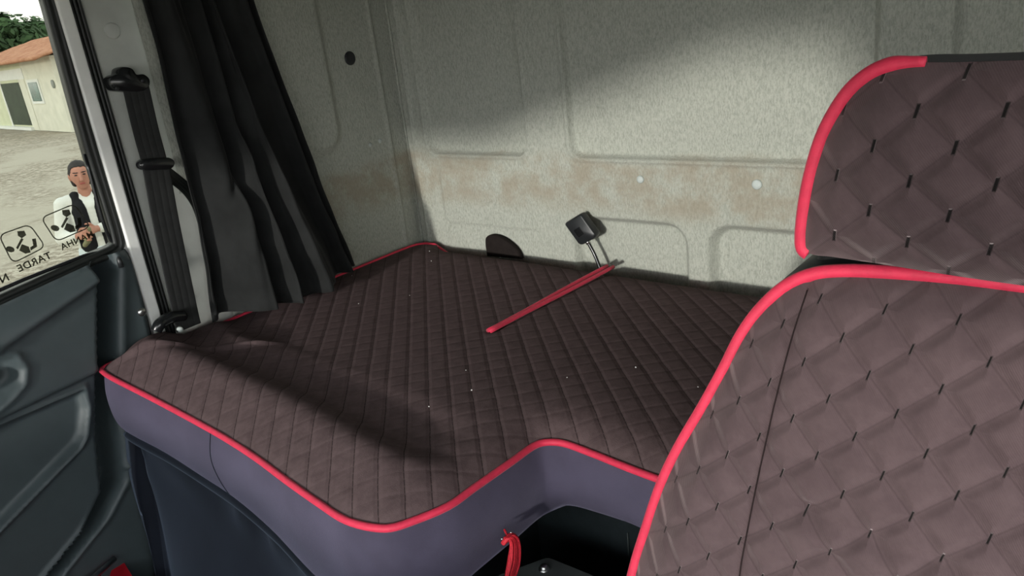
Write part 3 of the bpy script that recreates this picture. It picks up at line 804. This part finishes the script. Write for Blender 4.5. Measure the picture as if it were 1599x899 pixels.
pp = h3[(np.arange(len(h3)) > 6)]
lo_i = int(np.argmin(np.hypot(h3[:, 0]-ony((1264, 394), .5)[0], h3[:, 2]-ony((1264, 394), .5)[2])))
pl = h3[8:lo_i+1]
tube('headrest_piping', pl, np.interp(np.linspace(0, 1, len(pl)), [0, .12, 1], [.0035, .0052, .0052]), MRED, hd)
tube('headrest_piping', mirror(pl), .0052, MRED, hd)
rr_ = []
for k_, dy in ((1.0, .001), (1.0, .03), (.99, .05), (.93, .07), (.80, .078)):
    r = hfull.copy(); r[:, 0] = XC+(r[:, 0]-XC)*k_; r[:, 2] = 1.234+(r[:, 2]-1.234)*k_; r[:, 1] += dy; rr_.append(r)
loft('headrest_shell', rr_, MCURT, hd, cap=(False, True))
for sx_ in (-.04, .10): tube('headrest_post', [(sx_, .545, 1.10), (sx_, .545, 1.2)], .006, MMETAL, hd)
# cushion and pedestal below the frame
rbox('seat_cushion', (XC, .13, .46), (.52, .50, .14), MQBACK, seat, bev=.045, seg=5)
rbox('pedestal', (XC, .20, .20), (.40, .40, .40), MDARK, seat, bev=.02)

# ------------------------------------------------------------------ console, tassel, red mat
cons = empty('console', (-.53, .55, 0))
tag(cons, 'dark grey console box with a bolt on top, in the gap before the bunk', 'console')
zc_ = .605
a = onz((855, 868), zc_); b = onz((770, 899), zc_); c = onz((932, 899), zc_)
ab = (b-a); ac = (c-a); ab /= np.linalg.norm(ab); ac /= np.linalg.norm(ac)
ac = ac-ab*(ac@ab)*.0
pts = rounded([a[:2], (a+ab*.13)[:2], (a+ab*.13+ac*.16)[:2], (a+ac*.16)[:2]], .008)
cx_ = np.mean(np.array(pts), 0)
rings = []
for k_, zz_ in ((1, 0), (1, zc_-.006), (.985, zc_-.001), (.96, zc_)):
    rings.append([np.array([*(cx_+(np.array(q)-cx_)*k_), zz_]) for q in pts])
loft('console_body', rings, MCONS, cons, smooth=False)
q = onz((850, 888), zc_)
lathe('console_bolt', q, (0, 0, 1), [(.0085, -.001), (.0085, .0012), (.0055, .002), (.0055, .0055), (.004, .0065), (.001, .0067)], MMETAL, cons, 12)

tas = empty('red_tassel', tuple(onx((795, 836), -.585)))
tag(tas, 'red thread tassel with two tiny silver beads hanging at the cushion corner', 'tassel')
MTAS = plain('red_thread', (.70, .03, .05), .6, .3, ns=300, var=.2)
top = onx((793, 838), -.575)
for i in range(20):
    f = i/19; jx = .0015*math.sin(i*2.3)
    a_ = top+np.array([jx, .008*(f-.5), -.001])
    pth = smooth_path([a_+np.array([-.003, -.005, -.006]), a_+np.array([.002+jx, .001, .002]), a_+np.array([.004, .004+.006*f, -.008]), a_+np.array([.004+jx, -.003+.013*f, -.032]), a_+np.array([.002, -.016+.018*f, -.060]), a_+np.array([jx, -.026+.020*f+.002*math.sin(i*5), -.105+.050*f*f+.004*math.sin(i*3)])], 6)
    tube('strand', pth, .0021, MTAS, tas, seg=6)
for p in ((784, 841), (798, 831)):
    q = onx(p, -.575); lathe('bead', q, (0, 0, 1), [(.0004, -.002), (.0016, -.0012), (.002, 0), (.0016, .0012), (.0004, .002)], MMETAL, tas, 10)
tube('tassel_cord', smooth_path([top+np.array([-.010, .006, .004]), top+np.array([-.004, .002, .003]), top], 6), .0016, MTAS, tas, seg=6)

mt = [onz(p, .40) for p in ((184, 862), (262, 990), (190, 1030), (150, 960))]
rings = [[q+np.array([0, 0, dz]) for q in mt] for dz in (-.40, -.003, 0)]
rd = loft('red_mat', [[q+np.array([0, 0, dz]) for q in mt] for dz in (-.40, -.003, 0)], plain('red_carpet', (.42, .01, .02), .9, .1, bump=.5, bs=300), None, smooth=False)
tag(rd, 'red carpeted step edge between the door and the navy skirt', 'carpet')

# ------------------------------------------------------------------ outside: yard, house, trees, person
GZ = -1.15
def yard():
    k = NT('yard_gravel'); k.xyz()
    c = k.mix(k.ramp(k.noise(1.6, 6, .7), .35, .65), (.40, .355, .285), (.52, .47, .385))
    c = k.mix(k.math('MULTIPLY', k.ramp(k.noise(7, 6, .8), .43, .56), .85), c, (.20, .165, .125))
    c = k.mix(k.ramp(k.noise(.35, 3, .6), .45, .65), c, (.42, .38, .31))
    k.base(c); k.bump(k.noise(9, 4), .6, .05); return k.done(.95, .1)
xs = np.linspace(-140, 60, 60); ys = np.linspace(-60, 120, 60); Xg, Yg2 = np.meshgrid(xs, ys, indexing='ij')
gr = grid('ground', np.stack([Xg, Yg2, GZ+.02*np.sin(Xg*.9)*np.sin(Yg2*.7)-.02], -1), yard()); gr['kind'] = 'structure'
# cab underbody so the floor does not hover
house = empty('house', (-34.9, 13.3, GZ))
tag(house, 'low cream house with a red tiled roof across the gravel yard', 'house')
ht = np.array([-11, 1, 0.])/math.hypot(11, 1); hn = np.array([ht[1], -ht[0], 0]); HP = np.array([-34.9, 13.3, 0])
def H(u, d, z): return HP+ht*u+hn*d+np.array([0, 0, z])
def hbox(name, u0, u1, d0, d1, z0, z1, mat):
    V = [H(u, d, z) for z in (z0, z1) for (u, d) in ((u0, d0), (u1, d0), (u1, d1), (u0, d1))]
    return fixn(pydata(name, V, [(0, 1, 2, 3), (7, 6, 5, 4), (0, 4, 5, 1), (1, 5, 6, 2), (2, 6, 7, 3), (3, 7, 4, 0)], mat, house, False))
MHW = plain('cream_render', (.66, .65, .56), .9, .1, ns=2, var=.07)
MHT = plain('white_trim_paint', (.72, .73, .70), .7, .2, ns=3, var=.05)
MHD = plain('dark_green_door', (.03, .045, .025), .6, .3, ns=2, var=.3)
MHG = plain('greenish_glass', (.08, .16, .14), .15, .5, ns=1, var=.3)
MHY = plain('pale_yellow_render', (.60, .62, .45), .9, .1, ns=2, var=.06)
def tiles():
    k = NT('clay_roof_tiles'); k.xyz()
    c = k.mix(k.ramp(k.noise(2.5, 5, .7), .35, .65), (.34, .15, .09), (.50, .27, .17))
    k.base(c); return k.done(.9, .1)
MTILE = tiles()
hbox('wall', -.40, 4.12, 0, 7, GZ, 1.95, MHW)
hbox('wall', 4.12, 13, .02, 7, GZ, 1.95, MHY)
hbox('pillar', 4.1, 5.05, -.02, .1, GZ, 1.55, MHW)
hbox('porch_beam', 4.0, 13, -.03, .1, 1.16, 1.62, MHT)
hbox('wall', 4.1, 13, .1, 7, 1.55, 1.95, MHW)
dr = hbox('door', 5.15, 8.3, -.01, .03, GZ+.22, 1.03, MHD)
hbox('door_frame', 8.3, 8.5, -.03, .03, GZ+.1, 1.1, MHT)
hbox('step', 4.9, 13, -.15, .1, GZ, GZ+.14, MHT)
wn = hbox('window', 2.0, 3.72, -.05, .1, .06, 1.10, MHT)
hbox('pane', 2.2, 3.5, -.07, .0, .17, .98, MHG).parent = wn
pn = [o for o in COL.objects if o.name.startswith('pane')][-1]; pn.location = (0, 0, 0)
lathe('wall_plate', H(.07, -.02, .84), hn*-1, [(.17, -.02), (.17, .04), (.1, .06)], plain('grey_meter', (.25, .27, .25), .6), house, 14)
# corrugated tile roof, two slopes
nu_ = 220; us = np.linspace(-1.05, 13.5, nu_)
for sgn in (0, 1):
    vs = np.linspace(0, 1, 22); P = np.zeros((nu_, 22, 3))
    for i, u in enumerate(us):
        for j, v in enumerate(vs):
            dpt = -.75+4.25*v if sgn == 0 else 7.75-4.25*v
            P[i, j] = H(u, dpt, 1.80+1.15*v+.05*abs(math.sin(u*math.pi/.26))+.03*((v*21) % 3)/3)
    o = grid('roof', P, MTILE, house)
    m_ = o.modifiers.new('t', 'SOLIDIFY'); m_.thickness = .10
# gable ends
for u in (-.38, 12.95):
    V = [H(u, 0, 1.9), H(u, 7, 1.9), H(u, 3.5, 2.85), H(u+.1, 0, 1.9), H(u+.1, 7, 1.9), H(u+.1, 3.5, 2.85)]
    fixn(pydata('gable', V, [(0, 1, 2), (5, 4, 3), (0, 3, 4, 1), (1, 4, 5, 2), (2, 5, 3, 0)], MHW, house, False))

MLEAF = plain('dark_leaves', (.045, .085, .035), .8, .2, ns=.8, var=.5)
MTRK = plain('bark', (.09, .065, .045), .95, .1, ns=3, var=.3)
def tree(c, hgt, rad, seed, label):
    r_ = np.random.default_rng(seed); t = empty('tree', c)
    tag(t, label, 'tree', 'trees behind the house')
    c = np.array(c, float)
    tube('trunk', smooth_path([c, c+np.array([.2, .1, hgt*.3]), c+np.array([-.1, 0, hgt*.7])], 5), np.linspace(rad*.10, rad*.04, 11), MTRK, t)
    V = []; Fc = []
    cents = [c+np.array([r_.uniform(-.65, .65)*rad, r_.uniform(-.65, .65)*rad, hgt*r_.uniform(.45, .85)]) for _ in range(22)]
    for cc in cents:
        rr = rad*r_.uniform(.28, .45)
        for _ in range(170):
            n_ = r_.normal(size=3); n_ /= np.linalg.norm(n_); p_ = cc+n_*rr*r_.uniform(.7, 1.05)
            a_ = np.cross(n_, r_.normal(size=3)); a_ /= np.linalg.norm(a_); b_ = np.cross(n_, a_); s_ = rad*r_.uniform(.05, .10); k0 = len(V)
            V += [p_-a_*s_, p_+b_*s_*.5, p_+a_*s_, p_-b_*s_*.5]; Fc.append((k0, k0+1, k0+2, k0+3))
    pydata('foliage', V, Fc, MLEAF, t, False)
def at_dist(p, dist):
    d = ray(*p); d = d/np.hypot(d[0], d[1])*dist; q = d+CAM; q[2] = GZ-.03; return tuple(q)
tree(at_dist((-12, 60), 60), 6.6, 3.2, 1, 'dark green tree rising furthest left behind the tiled roof')
tree(at_dist((22, 60), 69), 6.9, 3.4, 2, 'bushy dark green tree over the middle of the tiled roof')
tree(at_dist((50, 60), 79), 7.2, 3.6, 3, 'lower dark green tree behind the right half of the roof')
tree(at_dist((80, 60), 92), 7.6, 3.6, 4, 'small dark tree at the right end of the roof ridge')

# person
def fuse(name, prim, mat, parent, voxel, smooth_it=2):
    """prim: list of (a, b, ra, rb) tapered capsules in world coordinates, fused to one skin"""
    bm = bmesh.new()
    for a_, b_, ra, rb in prim:
        a_, b_ = Vector(a_), Vector(b_); n_ = max(2, int((b_-a_).length/(min(np.min(ra), np.min(rb))*PS*.45))+1)
        for i in range(n_+1):
            t_ = i/n_; c_ = a_.lerp(b_, t_)
            ra3 = np.array(ra if np.ndim(ra) else (ra,)*3, float); rb3 = np.array(rb if np.ndim(rb) else (rb,)*3, float)
            r_ = (ra3*(1-t_)+rb3*t_)*PS
            res = bmesh.ops.create_icosphere(bm, subdivisions=2, radius=1)
            mt_ = Matrix.Translation(c_) @ BASIS.to_4x4() @ Matrix.Diagonal((*r_, 1))
            bmesh.ops.transform(bm, matrix=mt_, verts=res['verts'])
    me = bpy.data.meshes.new(name); bm.to_mesh(me); bm.free()
    tmp = bpy.data.objects.new('t', me); COL.objects.link(tmp)
    m_ = tmp.modifiers.new('r', 'REMESH'); m_.mode = 'VOXEL'; m_.voxel_size = voxel
    if smooth_it:
        s_ = tmp.modifiers.new('s', 'SMOOTH'); s_.iterations = smooth_it; s_.factor = .5
    bpy.context.view_layer.update()
    out = bpy.data.meshes.new_from_object(tmp.evaluated_get(bpy.context.evaluated_depsgraph_get()))
    bpy.data.objects.remove(tmp); bpy.data.meshes.remove(me); out.name = name
    return link(name, out, mat, parent)
PX, PY, PS = -6.95, 2.63, 1.048
fw = np.array([8.12, -3.06, 0]); fw /= np.linalg.norm(fw)         # facing the cab
rt = np.array([-fw[1], fw[0], 0])                                 # person's left hand side... (image right)
BASIS = Matrix((tuple(rt), tuple(fw), (0, 0, 1))).transposed()
def Pp(r_, f_, z_): return tuple(np.array([PX, PY, GZ])+(rt*r_+fw*f_+np.array([0, 0, z_]))*PS)
per = empty('person', (PX, PY, GZ))
tag(per, 'person in white shirt, black vest and pale skirt holding a small bundle in the yard', 'person')
MSKIN = plain('skin', (.42, .20, .145), .6, .3, ns=20, var=.06)
MHAIR = plain('dark_hair', (.03, .025, .025), .7, .3, ns=60, var=.3)
MSHIRT = plain('white_shirt_cloth', (.68, .68, .64), .9, .1, ns=8, var=.04)
MVEST = plain('black_vest_cloth', (.015, .015, .017), .9, .1)
MSKT = plain('pale_blue_white_cloth', (.62, .70, .74), .9, .1, ns=6, var=.05)
sh = {}
body = [
 (Pp(0, 0, .93), Pp(0, .0, 1.08), (.155, .105, .10), (.13, .095, .10)),
 (Pp(0, 0, 1.08), Pp(0, .0, 1.30), (.13, .095, .10), (.155, .105, .09)),
 (Pp(-.12, 0, 1.36), Pp(.12, 0, 1.36), .055, .055),
 (Pp(0, 0, 1.33), Pp(0, .01, 1.47), .062, .052),
 (Pp(0, .015, 1.57), Pp(0, .015, 1.57), (.076, .095, .105), (.076, .095, .105)),
 (Pp(0, .045, 1.51), Pp(0, .055, 1.475), (.055, .05, .04), (.032, .03, .022)),
 (Pp(0, .112, 1.565), Pp(0, .122, 1.535), (.010, .012, .012), (.015, .016, .012)),
 (Pp(-.078, .0, 1.56), Pp(-.078, .0, 1.545), (.012, .02, .03), (.01, .016, .02)), (Pp(.078, .0, 1.56), Pp(.078, .0, 1.545), (.012, .02, .03), (.01, .016, .02)),
 # arms: both forearms come forward to the bundle
 (Pp(-.185, 0, 1.35), Pp(-.245, .03, 1.09), .050, .040), (Pp(-.245, .03, 1.09), Pp(-.14, .23, 1.12), .040, .027),
 (Pp(.185, 0, 1.35), Pp(.24, .03, 1.10), .050, .040), (Pp(.24, .03, 1.10), Pp(-.01, .23, 1.15), .040, .027),
 # legs
 (Pp(-.085, 0, .90), Pp(-.09, .01, .50), .085, .055), (Pp(-.09, .01, .50), Pp(-.09, -.02, .09), .055, .036),
 (Pp(.085, 0, .90), Pp(.09, .01, .50), .085, .055), (Pp(.09, .01, .50), Pp(.09, -.02, .09), .055, .036),
 (Pp(-.09, -.03, .045), Pp(-.095, .15, .03), .04, .032), (Pp(.09, -.03, .045), Pp(.095, .15, .03), .04, .032),
]
for s_, wr in ((-1, (-.14, .23, 1.12)), (1, (-.01, .23, 1.15))):
    wx, wy, wz = wr; ix = -s_                       # palms turned towards each other
    body.append((Pp(wx, wy, wz), Pp(wx+ix*.035, wy+.050, wz+.005), (.018, .030, .032), (.018, .034, .036)))
    for k_ in range(4):
        zz_ = wz+.034-.022*k_; ln = (.030, .034, .031, .024)[k_]
        a_ = (wx+ix*.045, wy+.072, zz_); b_ = (wx+ix*(.045+ln*.6), wy+.072+ln*.8, zz_); c_ = (wx+ix*(.045+ln*1.5), wy+.07+ln*.5, zz_-.003)
        body.append((Pp(*a_), Pp(*b_), .0095, .0088)); body.append((Pp(*b_), Pp(*c_), .0088, .0078))
    body.append((Pp(wx+ix*.01, wy+.03, wz+.035), Pp(wx+ix*.03, wy+.05, wz+.062), .011, .010)); body.append((Pp(wx+ix*.03, wy+.05, wz+.062), Pp(wx+ix*.06, wy+.06, wz+.064), .010, .008))
fuse('body', body, MSKIN, per, .0065)
fuse('hair', [(Pp(0, -.005, 1.60), Pp(0, -.02, 1.585), (.084, .10, .092), (.084, .098, .09)), (Pp(-.06, -.02, 1.57), Pp(-.055, -.03, 1.50), (.03, .05, .05), (.025, .035, .03)), (Pp(.06, -.02, 1.57), Pp(.055, -.03, 1.50), (.03, .05, .05), (.025, .035, .03)), (Pp(0, -.11, 1.60), Pp(0, -.12, 1.58), .045, .04)], MHAIR, per, .012)
# keep the face clear: hair front is cut back by the brow
hm = bpy.data.objects['hair'].data
for v in hm.vertices:
    w_ = (np.array(v.co)-np.array([PX, PY, GZ]))/PS; f_ = w_@fw
    if f_ > .062 and w_[2] < 1.635:
        v.co -= Vector(fw*(f_-.055)*PS)
for s_ in (-1, 1):
    fuse('eye', [(Pp(s_*.030, .098, 1.578), Pp(s_*.030, .098, 1.578), (.013, .008, .006), (.013, .008, .006))], MHAIR, per, .003, 0)
    fuse('eyebrow', [(Pp(s_*.016, .106, 1.597), Pp(s_*.045, .096, 1.599), (.006, .006, .004), (.006, .006, .004))], MHAIR, per, .003, 0)
fuse('lips', [(Pp(-.018, .099, 1.507), Pp(.018, .099, 1.507), (.006, .008, .006), (.006, .008, .006))], plain('lips', (.35, .09, .08), .5), per, .003, 0)
fuse('shirt', [
 (Pp(0, 0, .86), Pp(0, 0, 1.08), (.195, .135, .10), (.165, .12, .10)), (Pp(0, 0, 1.08), Pp(0, 0, 1.31), (.165, .12, .10), (.175, .12, .085)),
 (Pp(-.135, 0, 1.36), Pp(.135, 0, 1.36), .068, .068), (Pp(0, -.01, 1.39), Pp(0, -.01, 1.415), (.078, .07, .03), (.072, .066, .025)),
 (Pp(-.185, 0, 1.35), Pp(-.255, .03, 1.09), .070, .062), (Pp(-.255, .03, 1.09), Pp(-.165, .195, 1.118), .060, .042),
 (Pp(.185, 0, 1.35), Pp(.25, .03, 1.10), .070, .062), (Pp(.25, .03, 1.10), Pp(.04, .20, 1.145), .060, .042)], MSHIRT, per, .010)
fuse('vest', [
 (Pp(-.075, .035, 1.00), Pp(-.070, .035, 1.30), (.080, .115, .09), (.068, .105, .09)), (Pp(.09, .035, 1.00), Pp(.08, .03, 1.30), (.095, .115, .09), (.085, .105, .09)),
 (Pp(-.10, .012, 1.28), Pp(-.085, .0, 1.40), (.05, .10, .05), (.045, .07, .045)), (Pp(.10, .012, 1.28), Pp(.085, .0, 1.40), (.06, .10, .05), (.055, .07, .045))], MVEST, per, .010)
fuse('skirt', [(Pp(0, 0, .95), Pp(0, .01, .66), (.19, .14, .08), (.245, .20, .09))], MSKT, per, .012)
for s_ in (-1, 1):
    fuse('shoe', [(Pp(s_*.09, -.04, .05), Pp(s_*.096, .17, .035), .05, .042)], MVEST, per, .008)
bun = fuse('bundle', [(Pp(-.08, .295, 1.11), Pp(-.06, .305, 1.17), (.032, .03, .04), (.026, .024, .03)), (Pp(-.085, .295, 1.08), Pp(-.115, .295, 1.05), .024, .020)], plain('olive_bundle', (.16, .15, .08), .8, ns=20, var=.3), None, .008)
tag(bun, "small olive bundle held in both of the person's hands", 'bundle')

# ------------------------------------------------------------------ light
w = bpy.data.worlds.new('sky'); S.world = w; w.use_nodes = True
nt = w.node_tree; bg = nt.nodes['Background']
tc = nt.nodes.new('ShaderNodeTexCoord'); sp_ = nt.nodes.new('ShaderNodeSeparateXYZ'); nt.links.new(tc.outputs['Generated'], sp_.inputs[0])
mr = nt.nodes.new('ShaderNodeMapRange'); mr.inputs[1].default_value = 0; mr.inputs[2].default_value = .8
nt.links.new(sp_.outputs[2], mr.inputs[0])
mx = nt.nodes.new('ShaderNodeMix'); mx.data_type = 'RGBA'
mx.inputs[6].default_value = (1, 1, .98, 1); mx.inputs[7].default_value = (.82, .92, 1, 1)
nt.links.new(mr.outputs[0], mx.inputs[0]); nt.links.new(mx.outputs[2], bg.inputs[0]); bg.inputs[1].default_value = 4.9
sun = bpy.data.lights.new('sun', 'SUN'); sun.energy = 2.35; sun.angle = math.radians(3); sun.color = (1, .97, .9)
so = bpy.data.objects.new('sun', sun); COL.objects.link(so)
so.rotation_euler = Vector((-.22, 1, -.152)).to_track_quat('-Z', 'Y').to_euler()

vs_ = S.view_settings; vs_.view_transform = 'Standard'; vs_.look = 'None'; vs_.gamma = 1; vs_.use_curve_mapping = False
vs_.exposure = 0.06
